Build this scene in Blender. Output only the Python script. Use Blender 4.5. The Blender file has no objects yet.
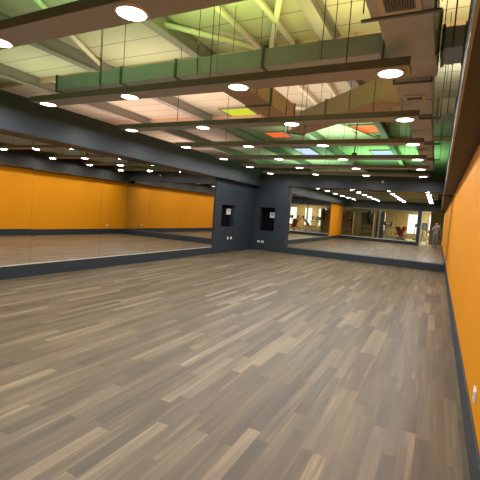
import bpy, bmesh, math, random
from mathutils import Vector, Matrix
random.seed(7)
S = bpy.context.scene
C = S.collection

# ------------------------------------------------------------------ camera
H = 1.4
f_px, yaw, pit, rol = 387.706, 0.469, -0.0738, 0.0726
cy, sy = math.cos(yaw), math.sin(yaw)
fw = Vector((-sy*math.cos(pit), cy*math.cos(pit), math.sin(pit)))
rt0 = Vector((cy, sy, 0)); up0 = rt0.cross(fw)
rt = math.cos(rol)*rt0 + math.sin(rol)*up0
up = -math.sin(rol)*rt0 + math.cos(rol)*up0
cd = bpy.data.cameras.new('camera'); cam = bpy.data.objects.new('camera', cd); C.objects.link(cam)
cd.sensor_width = 36; cd.lens = f_px*36/480; cd.clip_start = 0.01; cd.clip_end = 200
M = Matrix((rt, up, -fw)).transposed().to_4x4(); M.translation = Vector((0, 0, H))
cam.matrix_world = M
S.camera = cam

# ------------------------------------------------------------------ world, exposure
S.view_settings.view_transform = 'Standard'; S.view_settings.look = 'None'
S.view_settings.gamma = 1; S.view_settings.use_curve_mapping = False
S.view_settings.exposure = 0.0
w = bpy.data.worlds.new('world'); S.world = w; w.use_nodes = True
bg = w.node_tree.nodes['Background']; bg.inputs[0].default_value = (1, 0.98, 0.92, 1); bg.inputs[1].default_value = 3.5
S.cycles.use_denoising = True
S.cycles.caustics_reflective = False; S.cycles.caustics_refractive = False
S.cycles.sample_clamp_indirect = 4
S.cycles.max_bounces = 10; S.cycles.glossy_bounces = 8; S.cycles.diffuse_bounces = 4; S.cycles.transparent_max_bounces = 12

LAMP_W = 15.0
def area(name, loc, size, power, col, down=False, sy_=None):
    l = bpy.data.lights.new(name, 'AREA'); l.energy = power; l.color = col[:3]
    l.shape = 'RECTANGLE'; l.size = size; l.size_y = sy_ or size
    o = bpy.data.objects.new(name, l); C.objects.link(o); o.location = loc
    o.rotation_euler = (0 if down else math.pi, 0, 0)
    return o
# added coloured fill lights without fixtures above the boards, tinting the roof
ROOF_FILL = [((-2.9, 4.3, 3.45), 1.4, 32, (0.7, 1.0, 0.28)),
        ((-4.4, 2.9, 3.45), 1.2, 40, (0.32, 1.0, 0.42)),
        ((-1.4, 5.3, 3.55), 1.0, 17, (1.0, 0.9, 0.36)),
        ((-5.6, 6.4, 3.2), 1.8, 28, (0.95, 0.9, 0.6)),
        ((-8.5, 6.0, 3.2), 2.0, 26, (0.85, 0.95, 0.6)),
        ((-3.4, 9.0, 3.2), 2.4, 42, (1.0, 0.7, 0.64)),
        ((-6.0, 9.0, 3.2), 2.0, 40, (1.0, 0.7, 0.62)),
        ((-9.0, 9.6, 3.0), 3.0, 82, (1.0, 0.68, 0.6)),
        ((-10.5, 15.0, 3.0), 3.0, 75, (1.0, 0.68, 0.6)),
        ((0.0, 5.7, 3.6), 0.35, 14, (1.0, 0.82, 0.5)),
        ((0.0, 8.2, 3.6), 0.35, 12, (0.9, 0.9, 0.75)),
        ((-3.4, 13.2, 3.4), 2.0, 75, (0.55, 1.0, 0.55)),
        ((-2.2, 18.5, 3.2), 3.0, 135, (0.36, 1.0, 0.38)),
        ((-6.5, 20.0, 3.2), 3.0, 100, (0.5, 1.0, 0.55))]
for i, (p, s, e, c) in enumerate(ROOF_FILL): area('roof_tint_fill', p, s, e, c)
# warm area lights for the gym behind the glazed wall
area('gym_area_light', (-3.5, -4.2, 2.95), 1.6, 100, (1, 0.86, 0.62), True)
area('gym_area_light', (-0.6, -4.5, 2.95), 1.4, 80, (1, 0.84, 0.55), True)
area('gym_area_light', (-7.0, -6.5, 2.95), 1.6, 50, (1, 0.86, 0.62), True)
area('gym_area_light', (-0.6, -9.6, 2.95), 2.0, 300, (1, 0.84, 0.55), True)  # added unseen light that brightens the gym's back wall

# ------------------------------------------------------------------ materials
def nt(name):
    m = bpy.data.materials.new(name); m.use_nodes = True
    n = m.node_tree; return m, n, n.nodes['Principled BSDF']
def mat(name, col, rough=0.6, metal=0.0, var=0.06, scale=6, bump=0.0, spec=0.5):
    m, n, b = nt(name)
    tc = n.nodes.new('ShaderNodeTexCoord'); no = n.nodes.new('ShaderNodeTexNoise')
    no.inputs['Scale'].default_value = scale; no.inputs['Detail'].default_value = 4
    n.links.new(tc.outputs['Object'], no.inputs['Vector'])
    mx = n.nodes.new('ShaderNodeMix'); mx.data_type = 'RGBA'
    mx.inputs['A'].default_value = (*[c*(1-var) for c in col], 1)
    mx.inputs['B'].default_value = (*[min(1, c*(1+var)) for c in col], 1)
    n.links.new(no.outputs['Fac'], mx.inputs['Factor']); n.links.new(mx.outputs['Result'], b.inputs['Base Color'])
    b.inputs['Roughness'].default_value = rough; b.inputs['Metallic'].default_value = metal
    b.inputs['Specular IOR Level'].default_value = spec
    if bump:
        bp = n.nodes.new('ShaderNodeBump'); bp.inputs['Strength'].default_value = bump; bp.inputs['Distance'].default_value = 0.01
        n.links.new(no.outputs['Fac'], bp.inputs['Height']); n.links.new(bp.outputs['Normal'], b.inputs['Normal'])
    return m
def emit(name, col, s):
    m, n, b = nt(name)
    b.inputs['Base Color'].default_value = (*[c*0.15 for c in col], 1); b.inputs['Emission Color'].default_value = (*col, 1)
    b.inputs['Emission Strength'].default_value = s
    return m
ORANGE = mat('orange_paint', (0.87, 0.32, 0.008), 0.65, var=0.03, scale=1.2, spec=0.15)
SLATE = mat('slate_paint', (0.021, 0.031, 0.043), 0.5, var=0.05, scale=2)
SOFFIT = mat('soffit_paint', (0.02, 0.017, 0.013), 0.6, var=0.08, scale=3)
BLACKP = mat('niche_black', (0.002, 0.002, 0.004), 0.7, spec=0.1)
ROOFB = mat('outer_wall', (0.42, 0.36, 0.27), 0.8, scale=1)
GALV = mat('galvanised_sheet', (0.60, 0.65, 0.82), 0.42, 0.12, var=0.18, scale=5)
GALVD = mat('galvanised_flange', (0.2, 0.22, 0.22), 0.45, 0.5)
BOARD = mat('brown_board', (0.45, 0.46, 0.53), 0.55, var=0.12, scale=4)
STEEL = mat('painted_steel', (0.28, 0.26, 0.22), 0.6, 0.1, var=0.15, scale=4)
BRACE = mat('cream_steel_tube', (0.75, 0.72, 0.52), 0.6)
ROD = mat('dark_rod', (0.06, 0.06, 0.06), 0.5, 0.4)
TRIMM = mat('grey_metal_trim', (0.3, 0.31, 0.32), 0.45, 0.3)
WHITE = mat('white_plastic', (0.8, 0.8, 0.78), 0.4)
GREYP = mat('grey_plastic', (0.3, 0.3, 0.29), 0.5)
FRAMEW = mat('pale_aluminium', (0.78, 0.77, 0.7), 0.4, 0.1)
BLACK = mat('black_plastic', (0.015, 0.015, 0.017), 0.45)
RUBBER = mat('black_leather', (0.02, 0.02, 0.02), 0.5)
RED = mat('red_vinyl', (0.3, 0.025, 0.02), 0.45)
TAN = mat('tan_plaster', (0.55, 0.42, 0.24), 0.7)
WOOD = mat('tan_wood', (0.5, 0.3, 0.13), 0.6, var=0.2, scale=9)
GYMF = mat('gym_floor_yellow', (0.55, 0.45, 0.26), 0.4, var=0.1, scale=2)
LENS = emit('lamp_lens', (1, 1, 0.98), 14)
# mirror
MIRROR, n, b = nt('mirror_glass')
b.inputs['Base Color'].default_value = (0.80, 0.79, 0.74, 1); b.inputs['Metallic'].default_value = 1; b.inputs['Roughness'].default_value = 0.0
GLASS, n, b = nt('window_glass')
n.nodes.remove(b); o_ = n.nodes['Material Output']
tr = n.nodes.new('ShaderNodeBsdfTransparent'); tr.inputs[0].default_value = (0.86, 0.9, 0.88, 1)
gl = n.nodes.new('ShaderNodeBsdfGlossy'); gl.inputs['Roughness'].default_value = 0.0
fr = n.nodes.new('ShaderNodeFresnel'); fr.inputs[0].default_value = 1.45
ms = n.nodes.new('ShaderNodeMixShader')
n.links.new(fr.outputs[0], ms.inputs[0]); n.links.new(tr.outputs[0], ms.inputs[1]); n.links.new(gl.outputs[0], ms.inputs[2])
n.links.new(ms.outputs[0], o_.inputs[0])

def floor_material():
    m, n, b = nt('plank_floor'); L = n.links.new
    def math_(op, a, b_=None):
        k = n.nodes.new('ShaderNodeMath'); k.operation = op
        for i, v in enumerate((a, b_)):
            if v is None: continue
            if isinstance(v, (int, float)): k.inputs[i].default_value = v
            else: L(v, k.inputs[i])
        return k.outputs[0]
    tc = n.nodes.new('ShaderNodeTexCoord'); sp = n.nodes.new('ShaderNodeSeparateXYZ'); L(tc.outputs['Object'], sp.inputs[0])
    x, y = sp.outputs[0], sp.outputs[1]
    PW, PL = 0.088, 1.0
    xs = math_('DIVIDE', x, PW); col = math_('FLOOR', xs)
    wn = n.nodes.new('ShaderNodeTexWhiteNoise'); wn.noise_dimensions = '1D'; L(col, wn.inputs['W'])
    ys = math_('ADD', math_('DIVIDE', y, PL), math_('MULTIPLY', wn.outputs['Value'], 7.3)); row = math_('FLOOR', ys)
    cb = n.nodes.new('ShaderNodeCombineXYZ'); L(col, cb.inputs[0]); L(row, cb.inputs[1])
    w2 = n.nodes.new('ShaderNodeTexWhiteNoise'); w2.noise_dimensions = '2D'; L(cb.outputs[0], w2.inputs['Vector'])
    rp = n.nodes.new('ShaderNodeValToRGB'); L(w2.outputs['Value'], rp.inputs[0])
    e = rp.color_ramp.elements
    cols = [(0, (0.093, 0.063, 0.036)), (0.3, (0.123, 0.085, 0.049)), (0.62, (0.147, 0.105, 0.060)), (0.85, (0.179, 0.129, 0.077)), (1, (0.241, 0.178, 0.107))]
    e[0].position, e[0].color = 0, (*cols[0][1], 1); e[1].position, e[1].color = 1, (*cols[-1][1], 1)
    for p, c in cols[1:-1]:
        q = e.new(p); q.color = (*c, 1)
    # long wood grain, different in each plank
    gx = math_('MULTIPLY', x, 16.0); gy = math_('MULTIPLY', y, 1.1)
    gv = n.nodes.new('ShaderNodeCombineXYZ'); L(gx, gv.inputs[0]); L(gy, gv.inputs[1]); L(math_('MULTIPLY', w2.outputs['Value'], 40.0), gv.inputs[2])
    g = n.nodes.new('ShaderNodeTexNoise'); g.inputs['Scale'].default_value = 1.0; g.inputs['Detail'].default_value = 5; L(gv.outputs[0], g.inputs['Vector'])
    gr = n.nodes.new('ShaderNodeValToRGB'); L(g.outputs['Fac'], gr.inputs[0])
    gr.color_ramp.elements[0].position = 0.3; gr.color_ramp.elements[0].color = (0.74, 0.73, 0.71, 1)
    gr.color_ramp.elements[1].position = 0.72; gr.color_ramp.elements[1].color = (1.30, 1.29, 1.26, 1)
    mx = n.nodes.new('ShaderNodeMix'); mx.data_type = 'RGBA'; mx.blend_type = 'MULTIPLY'; mx.inputs['Factor'].default_value = 1
    L(rp.outputs[0], mx.inputs['A']); L(gr.outputs[0], mx.inputs['B'])
    # pale sapwood streaks
    sv = n.nodes.new('ShaderNodeCombineXYZ'); L(math_('MULTIPLY', x, 22.0), sv.inputs[0]); L(math_('MULTIPLY', y, 0.9), sv.inputs[1]); L(math_('MULTIPLY', w2.outputs['Value'], 17.0), sv.inputs[2])
    st = n.nodes.new('ShaderNodeTexNoise'); st.inputs['Scale'].default_value = 1.0; st.inputs['Detail'].default_value = 2; L(sv.outputs[0], st.inputs['Vector'])
    sr = n.nodes.new('ShaderNodeValToRGB'); L(st.outputs['Fac'], sr.inputs[0])
    sr.color_ramp.elements[0].position = 0.60; sr.color_ramp.elements[0].color = (1, 1, 1, 1)
    sr.color_ramp.elements[1].position = 0.68; sr.color_ramp.elements[1].color = (1.42, 1.42, 1.36, 1)
    mz = n.nodes.new('ShaderNodeMix'); mz.data_type = 'RGBA'; mz.blend_type = 'MULTIPLY'; mz.inputs['Factor'].default_value = 1
    L(mx.outputs['Result'], mz.inputs['A']); L(sr.outputs[0], mz.inputs['B']); mx = mz
    # seams
    fx = math_('FRACT', xs); fy = math_('FRACT', ys)
    s1 = math_('LESS_THAN', fx, 0.018); s2 = math_('LESS_THAN', fy, 0.0025); sm = math_('MAXIMUM', s1, s2)
    m2 = n.nodes.new('ShaderNodeMix'); m2.data_type = 'RGBA'; L(math_('MULTIPLY', sm, 0.45), m2.inputs['Factor'])
    L(mx.outputs['Result'], m2.inputs['A']); m2.inputs['B'].default_value = (0.05, 0.037, 0.027, 1)
    L(m2.outputs['Result'], b.inputs['Base Color'])
    b.inputs['Roughness'].default_value = 0.42; b.inputs['Specular IOR Level'].default_value = 0.45
    return m
FLOOR = floor_material()

def roof_material():
    m, n, b = nt('roof_sheet'); L = n.links.new
    tc = n.nodes.new('ShaderNodeTexCoord'); sp = n.nodes.new('ShaderNodeSeparateXYZ'); L(tc.outputs['Object'], sp.inputs[0])
    a = n.nodes.new('ShaderNodeMath'); a.operation = 'DIVIDE'; L(sp.outputs[1], a.inputs[0]); a.inputs[1].default_value = 0.62
    fr = n.nodes.new('ShaderNodeMath'); fr.operation = 'FRACT'; L(a.outputs[0], fr.inputs[0])
    lt = n.nodes.new('ShaderNodeMath'); lt.operation = 'LESS_THAN'; L(fr.outputs[0], lt.inputs[0]); lt.inputs[1].default_value = 0.05
    no = n.nodes.new('ShaderNodeTexNoise'); no.inputs['Scale'].default_value = 0.8; L(tc.outputs['Object'], no.inputs['Vector'])
    mx = n.nodes.new('ShaderNodeMix'); mx.data_type = 'RGBA'; L(no.outputs['Fac'], mx.inputs['Factor'])
    mx.inputs['A'].default_value = (0.50, 0.48, 0.33, 1); mx.inputs['B'].default_value = (0.63, 0.60, 0.43, 1)
    m2 = n.nodes.new('ShaderNodeMix'); m2.data_type = 'RGBA'; L(lt.outputs[0], m2.inputs['Factor'])
    L(mx.outputs['Result'], m2.inputs['A']); m2.inputs['B'].default_value = (0.32, 0.28, 0.22, 1)
    L(m2.outputs['Result'], b.inputs['Base Color']); b.inputs['Roughness'].default_value = 0.7
    return m
ROOF = roof_material()

# ------------------------------------------------------------------ mesh helpers
def box(bm, x0, x1, y0, y1, z0, z1, bev=0.0, mi=0):
    vs = [bm.verts.new((x, y, z)) for x in (x0, x1) for y in (y0, y1) for z in (z0, z1)]
    fs = [bm.faces.new([vs[i] for i in q]) for q in ((0,1,3,2),(4,6,7,5),(0,4,5,1),(2,3,7,6),(0,2,6,4),(1,5,7,3))]
    for f in fs: f.material_index = mi
    if bev:
        es = list({e for f in fs for e in f.edges})
        bmesh.ops.bevel(bm, geom=es, offset=bev, segments=2, affect='EDGES', profile=0.5)
    return bm
def tube(bm, pts, r, seg=10, caps=True):
    pts = [Vector(p) for p in pts]; rings = []
    for i, p in enumerate(pts):
        t = ((pts[min(i+1, len(pts)-1)]-pts[max(i-1, 0)])).normalized()
        a = Vector((0, 0, 1)) if abs(t.z) < 0.9 else Vector((1, 0, 0))
        u = t.cross(a).normalized(); v = t.cross(u)
        rr = r[i] if isinstance(r, (list, tuple)) else r
        rings.append([bm.verts.new(p + rr*(math.cos(2*math.pi*k/seg)*u + math.sin(2*math.pi*k/seg)*v)) for k in range(seg)])
    for a, b_ in zip(rings, rings[1:]):
        for k in range(seg): bm.faces.new((a[k], a[(k+1) % seg], b_[(k+1) % seg], b_[k])).smooth = True
    if caps: bm.faces.new(rings[0][::-1]); bm.faces.new(rings[-1])
    return bm
def lathe(bm, prof, seg=24, c=(0, 0, 0), top=True, bot=True):
    rings = [[bm.verts.new((c[0]+r*math.cos(2*math.pi*k/seg), c[1]+r*math.sin(2*math.pi*k/seg), c[2]+z)) for k in range(seg)] for r, z in prof]
    for a, b_ in zip(rings, rings[1:]):
        for k in range(seg): bm.faces.new((a[k], a[(k+1) % seg], b_[(k+1) % seg], b_[k])).smooth = True
    if bot: bm.faces.new(rings[0][::-1])
    if top: bm.faces.new(rings[-1])
    return bm
def hexa(bm, base, ext):            # prism: base polygon extruded by vector
    a = [bm.verts.new(p) for p in base]; b_ = [bm.verts.new(Vector(p)+Vector(ext)) for p in base]
    k = len(a); bm.faces.new(a[::-1]); bm.faces.new(b_)
    for i in range(k): bm.faces.new((a[i], a[(i+1) % k], b_[(i+1) % k], b_[i]))
    return bm
def B(): return bmesh.new()
def obj(name, bm, m, parent=None, loc=None, fix=True):
    me = bpy.data.meshes.new(name)
    if fix: bmesh.ops.recalc_face_normals(bm, faces=bm.faces)
    bm.to_mesh(me); bm.free()
    for k in (m if isinstance(m, (list, tuple)) else [m]): me.materials.append(k)
    o = bpy.data.objects.new(name, me); C.objects.link(o)
    if parent: o.parent = parent
    if loc: o.location = loc
    return o
def struct(name, bm, m, parent=None):
    o = obj(name, bm, m, parent)
    if not parent: o['kind'] = 'structure'
    return o
def tag(o, label, cat, group=None):
    o['label'] = label; o['category'] = cat
    if group: o['group'] = group
    return o
def thing(name, label, cat, loc=(0, 0, 0), rz=0, group=None):
    o = bpy.data.objects.new(name, None); C.objects.link(o); o.location = loc; o.rotation_euler = (0, 0, rz)
    o.empty_display_size = 0.1
    return tag(o, label, cat, group)
def dup(root, label, loc=None, rz=None):
    r = root.copy(); C.objects.link(r); r['label'] = label
    if loc is not None: r.location = loc
    if rz is not None: r.rotation_euler = (0, 0, rz)
    for ch in list(root.children):
        c = ch.copy(); C.objects.link(c); c.parent = r
        for g in list(ch.children):
            d = g.copy(); C.objects.link(d); d.parent = c
    return r
ORD = ['first', 'second', 'third', 'fourth', 'fifth', 'sixth', 'seventh', 'eighth']

# ------------------------------------------------------------------ room shell
XL, XR, YF, YB, TOP = -6.24, 0.308, 13.33, -1.2, 2.95
ROOFZ = 4.4
struct('floor', box(B(), -16, 2.2, -12.2, 32, -0.1, 0), FLOOR)
struct('ceiling', box(B(), -16, 2.2, -12.2, 32, ROOFZ, ROOFZ+0.12), ROOF)
bm = B()
box(bm, -16.2, -16, -12.2, 32, 0, ROOFZ); box(bm, 2.2, 2.4, -12.2, 32, 0, ROOFZ); box(bm, -16, 2.2, 32, 32.2, 0, ROOFZ)
struct('wall_outer', bm, ROOFB)
# right wall
struct('wall_right', box(B(), XR, 0.5, YB, 13.8, 0, 2.36), ORANGE)
struct('wall_right_upper', box(B(), XR, 0.5, YB, 13.8, 2.36, ROOFZ), ROOFB)
struct('baseboard_right', box(B(), XR-0.012, XR, YB, YF, 0, 0.225, 0.003), SLATE)
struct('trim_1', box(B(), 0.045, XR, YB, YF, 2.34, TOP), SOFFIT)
struct('trim_2', box(B(), 0.046, 0.064, YB, YF, 2.334, 2.3395, 0.001), TRIMM)
# left wall: mirror backing, slate corner piece with niche, orange rear piece
N1 = (10.87, 11.75, 0.85, 1.58)
bm = B()
box(bm, -6.5, -6.28, 2.05, 10.45, 0, 2.38)
box(bm, -6.5, XL, 10.45, N1[0], 0, 2.38); box(bm, -6.5, XL, N1[1], 13.8, 0, 2.38)
box(bm, -6.5, XL, N1[0], N1[1], 0, N1[2]); box(bm, -6.5, XL, N1[0], N1[1], N1[3], 2.38)
box(bm, -6.5, -6.42, N1[0], N1[1], N1[2], N1[3], mi=1)
struct('wall_left', bm, [SLATE, BLACKP])
struct('wall_left_rear', box(B(), -6.5, XL, YB, 2.05, 0.22, 2.38), ORANGE)
struct('baseboard_left', box(B(), -6.28, XL, 2.05, 10.45, 0, 0.216, 0.004), SLATE)
struct('baseboard_left_corner', box(B(), XL, XL+0.012, 10.45, YF, 0, 0.216, 0.003), SLATE)
struct('baseboard_left_rear', box(B(), -6.5, XL, YB, 2.05, 0, 0.22), SLATE)
struct('trim_3', box(B(), -6.5, -6.0, YB, 13.8, 2.38, TOP), SLATE)
# far wall
N2 = (-6.0, -5.4, 0.74, 1.61)
bm = B()
box(bm, -4.95, XR, 13.56, 13.8, 0, 2.42)
box(bm, XL, N2[0], YF, 13.8, 0, 2.42); box(bm, N2[1], -4.95, YF, 13.8, 0, 2.42)
box(bm, N2[0], N2[1], YF, 13.8, 0, N2[2]); box(bm, N2[0], N2[1], YF, 13.8, N2[3], 2.42)
box(bm, N2[0], N2[1], YF+0.2, 13.8, N2[2], N2[3], mi=1)
struct('wall_far', bm, [SLATE, BLACKP])
struct('baseboard_far', box(B(), -4.95, XR, YF, 13.56, 0, 0.216, 0.004), SLATE)
struct('baseboard_far_corner', box(B(), XL+0.012, -4.95, YF-0.012, YF, 0, 0.216, 0.003), SLATE)
struct('trim_4', box(B(), -6.0, XR, YF, 13.8, 2.42, 2.87), SLATE)
# back wall with glazing towards the gym
bm = B()
box(bm, XL, XR, YB-0.25, YB, 2.28, 3.1)          # bulkhead
box(bm, XL, -1.24, YB-0.25, YB, 0, 0.2)
box(bm, -1.24, -1.06, YB-0.25, YB, 0, 2.28)
box(bm, -6.5, XL, YB-0.25, YB, 0, 3.1)
struct('wall_back', bm, SLATE)
def window(name, x0, x1, z0, z1, y, fm, fwid=0.05, parts=()):
    fr_ = B()
    box(fr_, x0, x1, y-0.06, y, z0, z0+fwid); box(fr_, x0, x1, y-0.06, y, z1-fwid, z1)
    box(fr_, x0, x0+fwid, y-0.06, y, z0+fwid, z1-fwid); box(fr_, x1-fwid, x1, y-0.06, y, z0+fwid, z1-fwid)
    o = struct(name, fr_, fm)
    struct('pane', box(B(), x0+fwid, x1-fwid, y-0.036, y-0.028, z0+fwid, z1-fwid), GLASS, o)
    return o
window('window_1', XL, -3.68, 0.2, 2.28, YB-0.05, GALVD)
window('window_2', -3.68, -1.24, 0.2, 2.28, YB-0.05, GALVD)
struct('trim_5', box(B(), XL, -1.24, YB, YB+0.03, 0.2, 0.235, 0.004), FRAMEW)
d = window('door_1', -1.06, -0.56, 0.0, 2.2, YB-0.03, FRAMEW, 0.075)
bm = B(); tube(bm, [(-0.60, YB+0.04, 0.9), (-0.60, YB+0.04, 1.3)], 0.012); tube(bm, [(-0.60, YB-0.03, 0.95), (-0.60, YB+0.04, 0.95)], 0.008); tube(bm, [(-0.60, YB-0.03, 1.25), (-0.60, YB+0.04, 1.25)], 0.008)
struct('door_handle', bm, GALV, d)
# gym shell
bm = B()
gw = [(-8.6, -7.4), (-5.6, -4.5), (-2.6, -1.45), (-0.85, 0.0), (0.8, 1.9)]
xs = [-16] + [v for g in gw for v in g] + [2.2]
for i in range(0, len(xs), 2): box(bm, xs[i], xs[i+1], -12.2, -12, 0, ROOFZ)
for a, b_ in gw: box(bm, a, b_, -12.2, -12, 0, 0.45); box(bm, a, b_, -12.2, -12, 2.3, ROOFZ)
struct('wall_gym', bm, TAN)
for i, (a, b_) in enumerate(gw): window('window_%d' % (i+3), a, b_, 0.45, 2.3, -12.06, FRAMEW, 0.06)
struct('wall_gym_blocker', box(B(), -0.55, 0.3, -4.4, -3.9, 0.004, ROOFZ), mat('gym_blocker', (0.3, 0.25, 0.13), 0.7))  # added block that keeps the bright gym window from behind the photographer
struct('floor_gym', box(B(), -16, 2.2, -12, YB-0.25, 0, 0.004), GYMF)

# ------------------------------------------------------------------ mirrors
ys = [10.45, 8.93, 7.41, 5.89, 4.34, 2.85, 2.05]
for i in range(6):
    y0, y1 = ys[i+1]+0.002, ys[i]-0.002
    cyy = (y0+y1)/2
    bm = box(B(), -0.006, 0, -(y1-y0)/2, (y1-y0)/2, 0.218, 2.378)
    lab = ['tall left wall mirror panel next to the slate corner with the niche', 'second left wall mirror panel from the slate corner',
           'third left wall mirror panel from the slate corner', 'fourth left wall mirror panel, just right of the leftmost visible seam',
           'left wall mirror panel cut by the left edge of the photo', 'narrow left wall mirror panel beside the orange rear wall'][i]
    o = tag(obj('wall_mirror', bm, MIRROR, loc=(-6.271, cyy, 0)), lab, 'mirror', 'left wall mirrors')
    if i == 4: o.rotation_euler = (0, 0.0015, -0.0015)
xs = [-4.95, -4.32, -2.775, -1.23, 0.306]
for i in range(4):
    x0, x1 = xs[i]+0.002, xs[i+1]-0.002
    bm = box(B(), x0, x1, 13.545, 13.558, 0.218, 2.418)
    lab = ['narrow far wall mirror panel beside the slate corner pier', 'far wall mirror panel reflecting the orange pillar',
           'far wall mirror panel left of the visible seam, reflecting the gym glazing', 'far wall mirror panel touching the orange right wall, reflecting the door'][i]
    tag(obj('wall_mirror', bm, MIRROR), lab, 'mirror', 'far wall mirrors')

struct('trim_6', box(B(), -6.269, -6.255, 2.06, 10.44, 0.2165, 0.226, 0.002), FRAMEW)
# ------------------------------------------------------------------ hanging boards and downlights
ROWS = [0.46, 2.164, 3.822, 5.557, 7.30, 9.027, 10.622, 12.232]
LX = [-5.227 + 1.567*i for i in range(4)]
names = ['behind the camera by the glazed wall', 'nearest the camera', 'second from the camera', 'third from the camera', 'fourth from the camera',
         'fifth from the camera', 'sixth from the camera', 'closest to the far wall']
def make_board():
    t = thing('hanging_board', '', 'ceiling board', group='hanging light boards')
    obj('board', box(B(), -5.42, -0.36, -0.14, 0.14, 2.76, 2.81, 0.006), BOARD, t)
    obj('edge_channel', box(B(), -5.43, -0.35, -0.152, -0.14, 2.755, 2.83, 0.002), mat('board_channel', (0.2, 0.2, 0.22), 0.5), t)
    for x in (-4.24, -2.5, -0.95):
        r = obj('hanger_rod', tube(B(), [(x, 0.05, 2.8), (x, 0.05, ROOFZ-0.005)], 0.005, 6), ROD, t)
        obj('nut', lathe(B(), [(0.016, 2.808), (0.016, 2.83)], 6, (x, 0.05, 0)), GALVD, r)
    return t
board0 = make_board()
for i, y in enumerate(ROWS):
    lab = 'brown hanging ceiling board carrying a row of downlights, %s' % names[i]
    if i == 0: board0['label'] = lab; board0.location = (0, y, 0)
    else: dup(board0, lab, (0, y, 0))
def make_lamp():
    t = thing('downlight', '', 'ceiling light', group='round downlights on the hanging boards')
    obj('rim', lathe(B(), [(0.104, -0.0005), (0.125, -0.0005), (0.125, -0.008), (0.116, -0.016), (0.106, -0.016), (0.104, -0.006)], 32, top=False, bot=False), WHITE, t)
    obj('lens', lathe(B(), [(0.104, -0.004), (0.106, -0.012), (0.07, -0.014), (0.0005, -0.0145)], 32, bot=True), LENS, t)
    l = bpy.data.lights.new('downlight_lamp', 'AREA'); l.shape = 'DISK'; l.size = 0.19; l.energy = LAMP_W; l.color = (0.96, 0.98, 1.0)
    o = bpy.data.objects.new('downlight_lamp', l); C.objects.link(o); o.parent = t; o.location = (0, 0, -0.018)
    return t
lamp0 = make_lamp(); first = True
pos = ['first', 'second', 'third', 'fourth']
for i, y in enumerate(ROWS):
    for j, x in enumerate(LX):
        lab = 'white downlight, %s from left, on board %s' % (pos[j], names[i])
        if first: lamp0['label'] = lab; lamp0.location = (x, y, 2.76); first = False
        else: dup(lamp0, lab, (x, y, 2.76))

# ------------------------------------------------------------------ ducts
def flange_x(bm, x, y0, y1, z0, z1, t=0.03, e=0.018):     # ring around a duct running along x
    box(bm, x-t/2, x+t/2, y0-e, y1+e, z0-e, z0); box(bm, x-t/2, x+t/2, y0-e, y1+e, z1, z1+e)
    box(bm, x-t/2, x+t/2, y0-e, y0, z0, z1); box(bm, x-t/2, x+t/2, y1, y1+e, z0, z1)
    return bm
def flange_y(bm, y, x0, x1, z0, z1, t=0.03, e=0.018):
    box(bm, x0-e, x1+e, y-t/2, y+t/2, z0-e, z0); box(bm, x0-e, x1+e, y-t/2, y+t/2, z1, z1+e)
    box(bm, x0-e, x0, y-t/2, y+t/2, z0, z1); box(bm, x1, x1+e, y-t/2, y+t/2, z0, z1)
    return bm
def rods(t, pts, z0):
    for x, y in pts: obj('hanger_rod', tube(B(), [(x, y, z0), (x, y, ROOFZ-0.005)], 0.005, 6), ROD, t)
DUCTT = mat('tan_salmon_lit_duct', (0.62, 0.49, 0.42), 0.6, var=0.1, scale=4)  # tan duct colour; on the slanting duct it holds painted salmon light
def duct_x(label, cuts, y0, y1, z0, z1, rodx=(), group='air ducts'):
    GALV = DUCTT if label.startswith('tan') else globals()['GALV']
    t = thing('air_duct', label, 'air duct', ((cuts[0]+cuts[-1])/2, (y0+y1)/2, z0), group=group)
    off = Vector(t.location)
    for a, b_ in zip(cuts, cuts[1:]):
        s = obj('duct_section', box(B(), a, b_, y0, y1, z0, z1, 0.006), GALV, t, -off)
        obj('seam_rib', flange_x(B(), (a+b_)/2, y0, y1, z0, z1, 0.012, 0.008), GALV, s)
    for x in cuts[:-1] if len(cuts) > 2 else cuts[:1]:
        obj('flange', flange_x(B(), x, y0, y1, z0, z1), GALVD, t, -off)
    for x in rodx:
        for y in (y0-0.02, y1+0.02):
            obj('hanger_rod', tube(B(), [(x, y, z0), (x, y, ROOFZ-0.005)], 0.005, 6), ROD, t, -off)
    return t
duct_x('long galvanised cross duct above the board second from the camera', [-5.55, -4.2, -3.25, -2.0, -0.70], 4.2, 4.62, 3.09, 3.30, (-4.6, -2.9, -1.3))
duct_x('short bluish duct stub between the main duct and right soffit, nearer one', [-0.135, 0.055, 0.29], 4.2, 4.62, 3.07, 3.27, (-0.05,))
duct_x('short duct stub between the main duct and right soffit, farther one', [-0.19, 0.06, 0.29], 6.75, 7.2, 3.1, 3.34, (-0.05,))
duct_x('tan cross duct hanging beyond the far wall bulkhead', [-4.7, -3.7, -2.65], 15.2, 15.8, 3.06, 3.3, (-4.2, -3.0))
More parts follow.
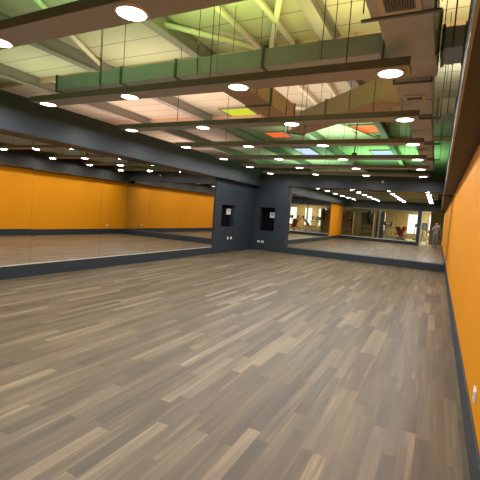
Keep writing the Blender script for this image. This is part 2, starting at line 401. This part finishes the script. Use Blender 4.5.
# main duct along the room
t = thing('main_duct', 'large galvanised main air duct running down the room near the right wall', 'air duct', (-0.4, 3, 2.9))
off = -Vector(t.location)
secs = [(1.2, 3.1, -0.60, -0.17, 2.90, 3.36), (3.1, 4.1, -0.57, -0.18, 2.94, 3.34), (4.1, 4.75, -0.64, -0.17, 3.0, 3.36), (4.75, 6.2, -0.60, -0.23, 2.97, 3.3),
        (6.2, 8.2, -0.58, -0.25, 2.97, 3.28), (8.2, 10.2, -0.56, -0.27, 2.97, 3.26), (10.2, 12.6, -0.54, -0.28, 2.97, 3.24)]
for k, (y0, y1, x0, x1, z0, z1) in enumerate(secs):
    s = obj('duct_section', box(B(), x0, x1, y0, y1, z0, z1, 0.006), GALV, t, off)
    if y1-y0 > 1.2: obj('seam_rib', flange_y(B(), (y0+y1)/2, x0, x1, z0, z1, 0.012, 0.008), GALV, s)
    obj('flange', flange_y(B(), y0+0.015, x0, x1, z0, z1, 0.03, 0.018), GALVD, t, off)
def grille(cx, cyy, z, wx, wy):
    fr_ = B(); e = 0.035
    box(fr_, cx-wx/2, cx+wx/2, cyy-wy/2, cyy-wy/2+e, z-0.015, z); box(fr_, cx-wx/2, cx+wx/2, cyy+wy/2-e, cyy+wy/2, z-0.015, z)
    box(fr_, cx-wx/2, cx-wx/2+e, cyy-wy/2+e, cyy+wy/2-e, z-0.015, z); box(fr_, cx+wx/2-e, cx+wx/2, cyy-wy/2+e, cyy+wy/2-e, z-0.015, z)
    g = obj('grille_frame', fr_, FRAMEW, t, off)
    sl = B(); k = int(wx/0.022)
    for q in range(k):
        x = cx-wx/2+e+(wx-2*e)*(q+0.5)/k
        box(sl, x-0.004, x+0.004, cyy-wy/2+e, cyy+wy/2-e, z-0.012, z-0.003)
    obj('louvre', sl, TRIMM, g)
    obj('grille_back', box(B(), cx-wx/2+e, cx+wx/2-e, cyy-wy/2+e, cyy+wy/2-e, z-0.002, z-0.0005), RUBBER, g)
grille(-0.385, 2.82, 2.899, 0.27, 0.42)
grille(-0.42, 5.35, 2.969, 0.24, 0.2)
grille(-0.41, 8.9, 2.969, 0.22, 0.2)
for x in (-0.66, -0.13):
    for y in (3.08, 4.12, 6.3, 8.3, 10.3): obj('hanger_rod', tube(B(), [(x, y, 2.95), (x, y, ROOFZ-0.005)], 0.005, 6), ROD, t, off)
for y in (3.08, 6.3, 8.3, 10.3): obj('hanger_bar', box(B(), -0.67, -0.12, y-0.015, y+0.015, 2.925 if y > 4 else 2.885, 2.955 if y > 4 else 2.899), GALVD, t, off)
# diagonal branches
def diag_duct(label, p, q, wid, z0, z1):
    p, q = Vector(p), Vector(q); d = (q-p); Lg = d.length; ang = math.atan2(d.y, d.x)
    t = thing('air_duct', label, 'air duct', (p.x, p.y, z0), ang, 'air ducts')
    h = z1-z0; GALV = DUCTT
    obj('duct_section', box(B(), 0, Lg*0.5, -wid/2, wid/2, 0, h, 0.006), GALV, t)
    obj('duct_section', box(B(), Lg*0.5, Lg, -wid/2, wid/2, 0, h, 0.006), GALV, t)
    obj('flange', flange_x(B(), Lg*0.5, -wid/2, wid/2, 0, h), GALVD, t)
    obj('flange', flange_x(B(), Lg-0.02, -wid/2, wid/2, 0, h), GALVD, t)
    for x in (0.25*Lg, 0.8*Lg):
        for y in (-wid/2-0.015, wid/2+0.015): obj('hanger_rod', tube(B(), [(x, y, 0), (x, y, ROOFZ-0.005-z0)], 0.005, 6), ROD, t)
    return t
diag_duct('slanting branch duct in painted salmon light, leaving the main duct towards the left', (-0.80, 6.17, 0), (-2.95, 8.1, 0), 0.4, 3.16, 3.5)
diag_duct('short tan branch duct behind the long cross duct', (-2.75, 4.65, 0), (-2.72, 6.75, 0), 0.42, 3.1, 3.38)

# ------------------------------------------------------------------ roof steel
def ibeam(label, x):
    bm = B(); y0, y1 = -12, 32
    box(bm, x-0.09, x+0.09, y0, y1, 4.14, 4.155); box(bm, x-0.006, x+0.006, y0, y1, 4.155, 4.385); box(bm, x-0.09, x+0.09, y0, y1, 4.385, 4.399)
    t = obj('roof_beam', bm, STEEL); tag(t, label, 'roof beam', 'steel roof beams'); return t
for x, l in ((-12.0, 'steel roof beam far beyond the left bulkhead'), (-9.4, 'steel roof beam just beyond the left bulkhead'), (-6.85, 'steel roof beam above the left bulkhead'),
             (-4.22, 'steel roof beam passing over the left part of the room'), (-1.82, 'steel roof beam passing over the skylights on the right'), (0.9, 'steel roof beam behind the orange right wall')):
    ibeam(l, x)
def tie(label, y):
    bm = B()
    box(bm, -15.9, 2.15, y-0.05, y+0.05, 4.36, 4.399); box(bm, -15.9, 2.15, y-0.05, y-0.03, 4.27, 4.36)
    tag(obj('roof_purlin', bm, mat('purlin_paint', (0.62, 0.42, 0.3), 0.6)), label, 'roof purlin', 'roof purlins')
tie('orange tinted roof purlin crossing just behind the long cross duct', 6.62)
tie('roof purlin crossing behind the slanting branch duct', 10.9)
tie('roof purlin crossing above the far wall', 15.0)
def brace(label, p, q, r=0.045):
    t = thing('roof_brace', label, 'roof brace', p, group='cream roof bracing tubes')
    d = Vector(q)-Vector(p)
    obj('tube', tube(B(), [(0, 0, 0), d], r, 10), BRACE, t)
    u = d.normalized()
    for s, c in ((1, Vector((0, 0, 0))), (-1, d)):
        obj('end_plate', hexa(B(), [c+u*s*0.02+Vector((a, b_, 0.03)) for a, b_ in ((-0.09, -0.09), (0.09, -0.09), (0.09, 0.09), (-0.09, 0.09))], (0, 0, 0.012)), STEEL, t)
zb = 4.31
for l, p, q in (('thin roof brace fanning left from the node above the cross duct', (-4.35, 5.0), (-3.05, 6.5)),
                ('broad roof brace running straight down the room into the node', (-3.2, 2.2), (-3.12, 6.5)),
                ('roof brace right of the broad one, running down the room', (-2.5, 3.0), (-2.5, 6.5)),
                ('steep crossing roof brace slanting to the right of the node', (-2.05, 4.7), (-2.95, 6.5)),
                ('roof brace slanting over the left bulkhead behind the nearest board', (-5.35, 3.3), (-6.75, 6.1)),
                ('roof brace left of the slanting branch duct', (-3.8, 8.5), (-4.4, 9.7)),
                ('roof brace joining two nodes behind the long cross duct', (-4.4, 9.8), (-3.15, 10.5)),
                ('roof brace running down the room above the fourth board', (-3.1, 6.9), (-3.1, 10.5)),
                ('roof brace nearest the slanting branch duct', (-2.4, 7.0), (-2.5, 9.9)),
                ('roof brace at the far green part of the roof', (-3.3, 11.2), (-2.2, 14.6))):
    brace(l, (*p, zb), (*q, zb))

# ------------------------------------------------------------------ roof lights
def roof_light(label, x0, x1, y0, y1, col, s):
    t = thing('roof_light', label, 'roof light', ((x0+x1)/2, (y0+y1)/2, 4.37), group='coloured roof lights')
    off = -Vector(t.location); fr_ = B(); e = 0.05
    box(fr_, x0-e, x1+e, y0-e, y0, 4.35, 4.398); box(fr_, x0-e, x1+e, y1, y1+e, 4.35, 4.398)
    box(fr_, x0-e, x0, y0, y1, 4.35, 4.398); box(fr_, x1, x1+e, y0, y1, 4.35, 4.398)
    obj('frame', fr_, STEEL, t, off)
    obj('diffuser', box(B(), x0, x1, y0, y1, 4.37, 4.385), emit(label[:12], col, s), t, off)
roof_light('yellow lit roof panel over the left part of the room', -6.1, -5.2, 10.1, 11.0, (0.62, 0.68, 0.03), 0.95)
roof_light('orange lit roof panel on the left, behind the yellow one', -6.08, -5.3, 13.3, 14.25, (0.95, 0.14, 0.03), 0.9)
roof_light('pale blue lit roof panel on the left, near the far wall', -6.1, -5.35, 16.6, 18.4, (0.5, 0.5, 0.88), 1.0)
roof_light('orange lit roof panel on the right, beside the main duct', -2.85, -2.0, 12.7, 13.8, (0.95, 0.14, 0.03), 0.95)
roof_light('pale blue lit roof panel on the right, beyond the orange one', -2.9, -2.03, 17.3, 20.1, (0.5, 0.5, 0.88), 1.0)

# ------------------------------------------------------------------ niches, sockets, small devices
def controller(label, loc, rz):
    t = thing('wall_controller', label, 'controller', loc, rz, 'white controllers in the niches')
    obj('case', box(B(), -0.13, 0.13, -0.05, 0, -0.1, 0.1, 0.012), WHITE, t)
    obj('screen', box(B(), -0.09, 0.03, -0.053, -0.049, -0.02, 0.07, 0.002), GREYP, t)
    obj('dial', lathe(B(), [(0.028, 0), (0.026, 0.014), (0.0005, 0.016)], 20), GREYP, t, (0.08, -0.05, 0.02)).rotation_euler = (math.pi/2, 0, 0)
    obj('button', box(B(), -0.08, -0.04, -0.056, -0.049, -0.075, -0.05, 0.003), GREYP, t)
controller('white control box in the niche of the left slate corner', (-6.42, 11.6, 1.36), math.pi/2)
controller('white control box in the niche of the far slate pier', (-5.52, YF+0.2, 1.34), 0)
def socket(label, loc, rz):
    t = thing('wall_socket', label, 'socket', loc, rz, 'white wall sockets')
    obj('plate', box(B(), -0.05, 0.05, -0.012, 0, -0.04, 0.04, 0.004), WHITE, t)
    obj('insert', box(B(), -0.03, 0.03, -0.014, -0.011, -0.026, 0.026, 0.003), FRAMEW, t)
    for x in (-0.011, 0.011): obj('pin_hole', lathe(B(), [(0.004, 0), (0.004, 0.0015)], 8), BLACK, t, (x, -0.0135, 0)).rotation_euler = (math.pi/2, 0, 0)
socket('white socket under the left niche, nearer the mirror', (XL, 11.38, 0.475), math.pi/2)
socket('white socket under the left niche, nearer the corner', (XL, 11.62, 0.47), math.pi/2)
socket('white socket under the far niche, nearer the corner', (-5.97, YF, 0.325), 0)
socket('white socket under the far niche, farther from the corner', (-5.81, YF, 0.325), 0)
socket('white socket low on the orange right wall at the right photo edge', (XR, 2.78, 0.37), -math.pi/2)
socket('white socket on the orange right wall close to the far corner', (XR, 12.45, 0.38), -math.pi/2)
t = thing('security_camera', 'small white camera on a black arm hanging near the sixth board', 'camera', (-1.9, 9.3, 2.74))
obj('arm', tube(B(), [(0, 0, 0.16), (0, 0, ROOFZ-2.745)], 0.014, 8), BLACK, t)
obj('bracket', box(B(), -0.05, 0.05, -0.03, 0.03, 0.12, 0.2, 0.006), BLACK, t)
obj('housing', box(B(), -0.035, 0.035, -0.09, 0.06, 0.0, 0.12, 0.012), WHITE, t)
obj('lens_cap', lathe(B(), [(0.022, 0), (0.022, 0.012), (0.0005, 0.014)], 16), BLACK, t, (0, -0.09, 0.06)).rotation_euler = (math.pi/2, 0, 0)
t = thing('detector', 'small white detector on the far wall bulkhead', 'detector', (-1.74, YF, 2.68))
obj('base', lathe(B(), [(0.04, 0), (0.04, 0.012)], 20), WHITE, t).rotation_euler = (math.pi/2, 0, 0)
obj('dome', lathe(B(), [(0.028, 0.012), (0.024, 0.026), (0.012, 0.034), (0.0005, 0.036)], 20), WHITE, t).rotation_euler = (math.pi/2, 0, 0)

# ------------------------------------------------------------------ gym things behind the glazing
def treadmill(label, loc, rz):
    t = thing('treadmill', label, 'treadmill', loc, rz, 'gym treadmills')
    obj('deck', box(B(), -0.38, 0.38, -0.9, 0.8, 0.06, 0.2, 0.03), GREYP, t)
    obj('belt', box(B(), -0.25, 0.25, -0.86, 0.6, 0.198, 0.206), RUBBER, t)
    for s in (-1, 1):
        obj('upright', tube(B(), [(s*0.36, 0.6, 0.15), (s*0.36, 0.72, 1.2)], 0.035, 8), GREYP, t)
        obj('handrail', tube(B(), [(s*0.36, 0.7, 1.0), (s*0.36, 0.1, 0.95)], 0.02, 8), RUBBER, t)
        for y in (-0.8, 0.7): obj('foot', lathe(B(), [(0.04, 0), (0.03, 0.07)], 10), RUBBER, t, (s*0.33, y, 0.004))
    c = obj('console', box(B(), -0.38, 0.38, 0.66, 0.78, 1.12, 1.42, 0.03), BLACK, t)
    obj('display', box(B(), -0.2, 0.2, 0.655, 0.662, 1.2, 1.36), GREYP, c)
treadmill('dark treadmill by the gym window, leftmost in the mirror', (1.2, -10.3, 0.0), math.pi)
treadmill('dark treadmill by the middle gym window seen in the mirror', (0.0, -10.3, 0.0), math.pi)
treadmill('dark treadmill by the gym window next to the orange pillar', (-1.5, -10.4, 0.0), math.pi)
treadmill('dark treadmill deep in the gym, left of the bright window seen beside the door', (-3.3, -8.2, 0.0), 1.2)
treadmill('dark treadmill just behind the glazing, right of the middle post', (-3.05, -4.6, 0.0), 2.4)
def bench(label, loc, rz):
    t = thing('weight_bench', label, 'bench', loc, rz, 'red weight benches')
    obj('seat', box(B(), -0.18, 0.18, -0.5, 0.0, 0.46, 0.56, 0.03), RED, t)
    o = obj('backrest', box(B(), -0.18, 0.18, 0, 0.75, -0.05, 0.05, 0.03), RED, t, (0, 0.04, 0.54)); o.rotation_euler = (math.radians(52), 0, 0)
    obj('frame', tube(B(), [(0, -0.45, 0.12), (0, 0.0, 0.42), (0, 0.55, 0.12)], 0.035, 8), BLACK, t)
    for y in (-0.45, 0.55): obj('leg', tube(B(), [(-0.28, y, 0.05), (0, y, 0.12), (0.28, y, 0.05)], 0.035, 8), BLACK, t)
bench('dark red gym bench behind the glazing left of the door', (-2.3, -2.5, 0), 0.5)
bench('dark red gym bench in front of the bright gym windows', (-2.6, -5.6, 0), -0.7)
bench('dark red gym bench deeper in the gym, beside the treadmills', (-0.4, -8.2, 0), 1.9)
t = thing('exercise_ball', 'pale exercise ball on a stand behind the glass door', 'ball', (-0.85, -2.1, 0))
ball = B(); prof = []
for k in range(33):
    a = -math.pi/2 + math.pi*k/32; rr = 0.27*(1 - 0.012*(k % 2)); prof.append((max(0.0005, rr*math.cos(a)), 1.27+rr*math.sin(a)))
obj('ball', lathe(ball, prof, 28), WHITE, t)
obj('valve', lathe(B(), [(0.016, 0), (0.012, 0.02)], 10), GREYP, t, (0, 0, 1.525))
for k in range(3):
    a = k*2.094; obj('stand_leg', tube(B(), [(0.13*math.cos(a), 0.13*math.sin(a), 1.03), (0.3*math.cos(a), 0.3*math.sin(a), 0.014)], 0.018, 8), GALV, t)
obj('stand_ring', tube(B(), [(0.16*math.cos(q*math.pi/12), 0.16*math.sin(q*math.pi/12), 1.04) for q in range(25)], 0.016, 8, False), GALV, t)
def rack(label, loc):
    t = thing('storage_rack', label, 'rack', loc, 0, 'wooden gym racks')
    for s in (-1, 1): obj('side_panel', box(B(), s*0.42-0.02, s*0.42+0.02, -0.18, 0.18, 0.004, 2.0), WOOD, t)
    for z in (0.12, 0.5, 0.88, 1.26, 1.64, 1.96): obj('shelf', box(B(), -0.4, 0.4, -0.18, 0.18, z-0.02, z+0.02), WOOD, t)
    obj('back_panel', box(B(), -0.4, 0.4, -0.19, -0.175, 0.02, 2.0), TAN, t)
rack('tan wooden rack in the gym, nearer the middle post of the glazing', (-4.75, -3.2, 0))
rack('tan wooden rack in the gym, nearer the orange pillar', (-6.3, -3.6, 0))
def bag(label, loc):
    t = thing('punching_bag', label, 'punching bag', loc, 0, 'black punching bags')
    obj('body', lathe(B(), [(0.05, 1.22), (0.15, 1.25), (0.165, 1.4), (0.165, 2.0), (0.14, 2.06), (0.03, 2.08)], 20), RUBBER, t)
    obj('strap', lathe(B(), [(0.167, 1.9), (0.168, 1.95)], 20), GREYP, t)
    obj('chain', tube(B(), [(0, 0, 2.07), (0, 0, ROOFZ-0.005)], 0.012, 6), GALVD, t)
bag('black punching bag hanging in front of the tan rack by the middle post', (-4.55, -2.5, 0))
bag('black punching bag hanging nearer the orange pillar', (-5.95, -2.5, 0))
struct('door_2', box(B(), -4.5, -3.95, -6.05, -6.0, 0.004, 2.2), mat('dark_door', (0.03, 0.02, 0.015), 0.5))
struct('wall_gym_inner', box(B(), -9.5, -3.9, -6.2, -6.05, 0.004, ROOFZ), mat('gym_olive', (0.2, 0.18, 0.1), 0.8))

# ------------------------------------------------------------------ photographer, seen in the far mirror
SKINM = mat('skin', (0.55, 0.33, 0.23), 0.5); TOPM = mat('grey_top', (0.28, 0.3, 0.36), 0.8, var=0.3, scale=14); PANTM = mat('grey_trousers', (0.16, 0.18, 0.23), 0.8)
HAIRM = mat('dark_hair', (0.02, 0.014, 0.01), 0.5); SHOEM = mat('dark_shoe', (0.03, 0.03, 0.03), 0.6)
def skin_mesh(name, verts, edges, radii, root, mats, pick, parent, sub=2):
    me = bpy.data.meshes.new(name); me.from_pydata(verts, edges, [])
    o = bpy.data.objects.new(name, me); C.objects.link(o)
    md = o.modifiers.new('s', 'SKIN'); md.use_smooth_shade = True
    sv = me.skin_vertices[0].data
    for i, r in enumerate(radii):
        sv[i].radius = r if isinstance(r, tuple) else (r, r); sv[i].use_root = (i == root)
    s2 = o.modifiers.new('d', 'SUBSURF'); s2.levels = s2.render_levels = sub
    dg = bpy.context.evaluated_depsgraph_get(); dg.update()
    m2 = bpy.data.meshes.new_from_object(o.evaluated_get(dg)); m2.name = name
    o.modifiers.clear(); o.data = m2
    m2.materials.clear()
    for m in mats: m2.materials.append(m)
    for p in m2.polygons: p.material_index = pick(p.center); p.use_smooth = True
    if parent: o.parent = parent
    return o
px, py = -0.10, -0.46
pr = thing('person', 'person in grey clothes holding a phone up, seen in the far mirror', 'person', (px, py, 0))
V, E_, R_ = [], [], []
def jv(p, r, par=None):
    V.append(p); R_.append(r)
    if par is not None: E_.append((par, len(V)-1))
    return len(V)-1
pel = jv((0, 0, 0.88), (0.15, 0.11))
wst = jv((0, 0.0, 1.04), (0.12, 0.09), pel); chs = jv((0, -0.01, 1.2), (0.145, 0.1), wst); shd = jv((0, -0.01, 1.31), (0.11, 0.075), chs)
nk = jv((0, 0.0, 1.38), 0.05, shd); hd0 = jv((0, 0.02, 1.44), 0.065, nk); hd1 = jv((0, 0.015, 1.51), 0.088, hd0); hd2 = jv((0, 0.01, 1.575), 0.06, hd1)
hands = []
for s in (-1, 1):
    hp = jv((s*0.085, 0, 0.83), 0.1, pel); kn = jv((s*0.08, 0.01, 0.46), 0.072, hp); an = jv((s*0.075, -0.01, 0.09), 0.052, kn)
    jv((s*0.085, 0.13, 0.04), 0.036, an)
    sh = jv((s*0.165, -0.01, 1.29), 0.058, shd); el = jv((s*0.21, 0.10, 1.09), 0.045, sh)
    tx = 0.10 + s*0.075
    wr = jv((tx, 0.355, 1.31), 0.028, el); hd = jv((tx-s*0.002, 0.40, 1.35), (0.03, 0.02), wr); hands.append((s, hd))
    for k in range(4):
        a = jv((tx - s*0.004, 0.425, 1.325+0.02*k), 0.0095, hd); jv((tx - s*0.028, 0.437 + 0.004*(k % 2), 1.33+0.02*k), 0.008, a)
    a = jv((tx - s*0.02, 0.385, 1.365), 0.010, hd); jv((tx - s*0.038, 0.40, 1.38), 0.009, a)
def pick(c):
    if c.z < 0.075: return 3
    if c.y > 0.33 or c.z > 1.37: return 0
    return 1 if c.z > 0.86 else 2
skin_mesh('body', V, E_, R_, pel, [SKINM, TOPM, PANTM, SHOEM], pick, pr)
hb = B(); bmesh.ops.create_uvsphere(hb, u_segments=20, v_segments=14, radius=0.1)
for v in hb.verts:
    v.co = Vector((v.co.x*0.98, v.co.y*1.08 - 0.02, v.co.z*1.05 + 1.525))
    if v.co.y > 0.045 and v.co.z < 1.575: v.co.y = 0.045
    if v.co.z < 1.47: v.co.z = 1.47 - (1.47-v.co.z)*1.6; v.co.y -= 0.015
for f_ in hb.faces: f_.smooth = True
obj('hair', hb, HAIRM, pr)
fb = B(); box(fb, -0.012, 0.012, 0.095, 0.118, 1.475, 1.505, 0.006); obj('nose', fb, SKINM, pr)
for s in (-1, 1):
    e_ = B(); bmesh.ops.create_uvsphere(e_, u_segments=10, v_segments=8, radius=0.011); obj('eye', e_, BLACK, pr, (s*0.032, 0.094, 1.515))
    e_ = B(); bmesh.ops.create_uvsphere(e_, u_segments=10, v_segments=8, radius=0.022); o = obj('ear', e_, SKINM, pr, (s*0.09, 0.01, 1.5)); o.scale = (0.45, 0.8, 1.2)
mb = B(); box(mb, -0.02, 0.02, 0.09, 0.1, 1.447, 1.456, 0.003); obj('mouth', mb, RED, pr)
t = thing('smartphone', 'pale smartphone held up by the photographer in the far mirror', 'phone', (0, -0.032, 1.372))
obj('case', box(B(), -0.075, 0.075, -0.005, 0.005, -0.037, 0.037, 0.004), WHITE, t)
obj('screen', box(B(), -0.07, 0.07, -0.0062, -0.0048, -0.033, 0.033), BLACK, t)
obj('camera_bump', box(B(), -0.014, 0.014, 0.004, 0.008, 0.012, 0.034, 0.002), BLACK, t)
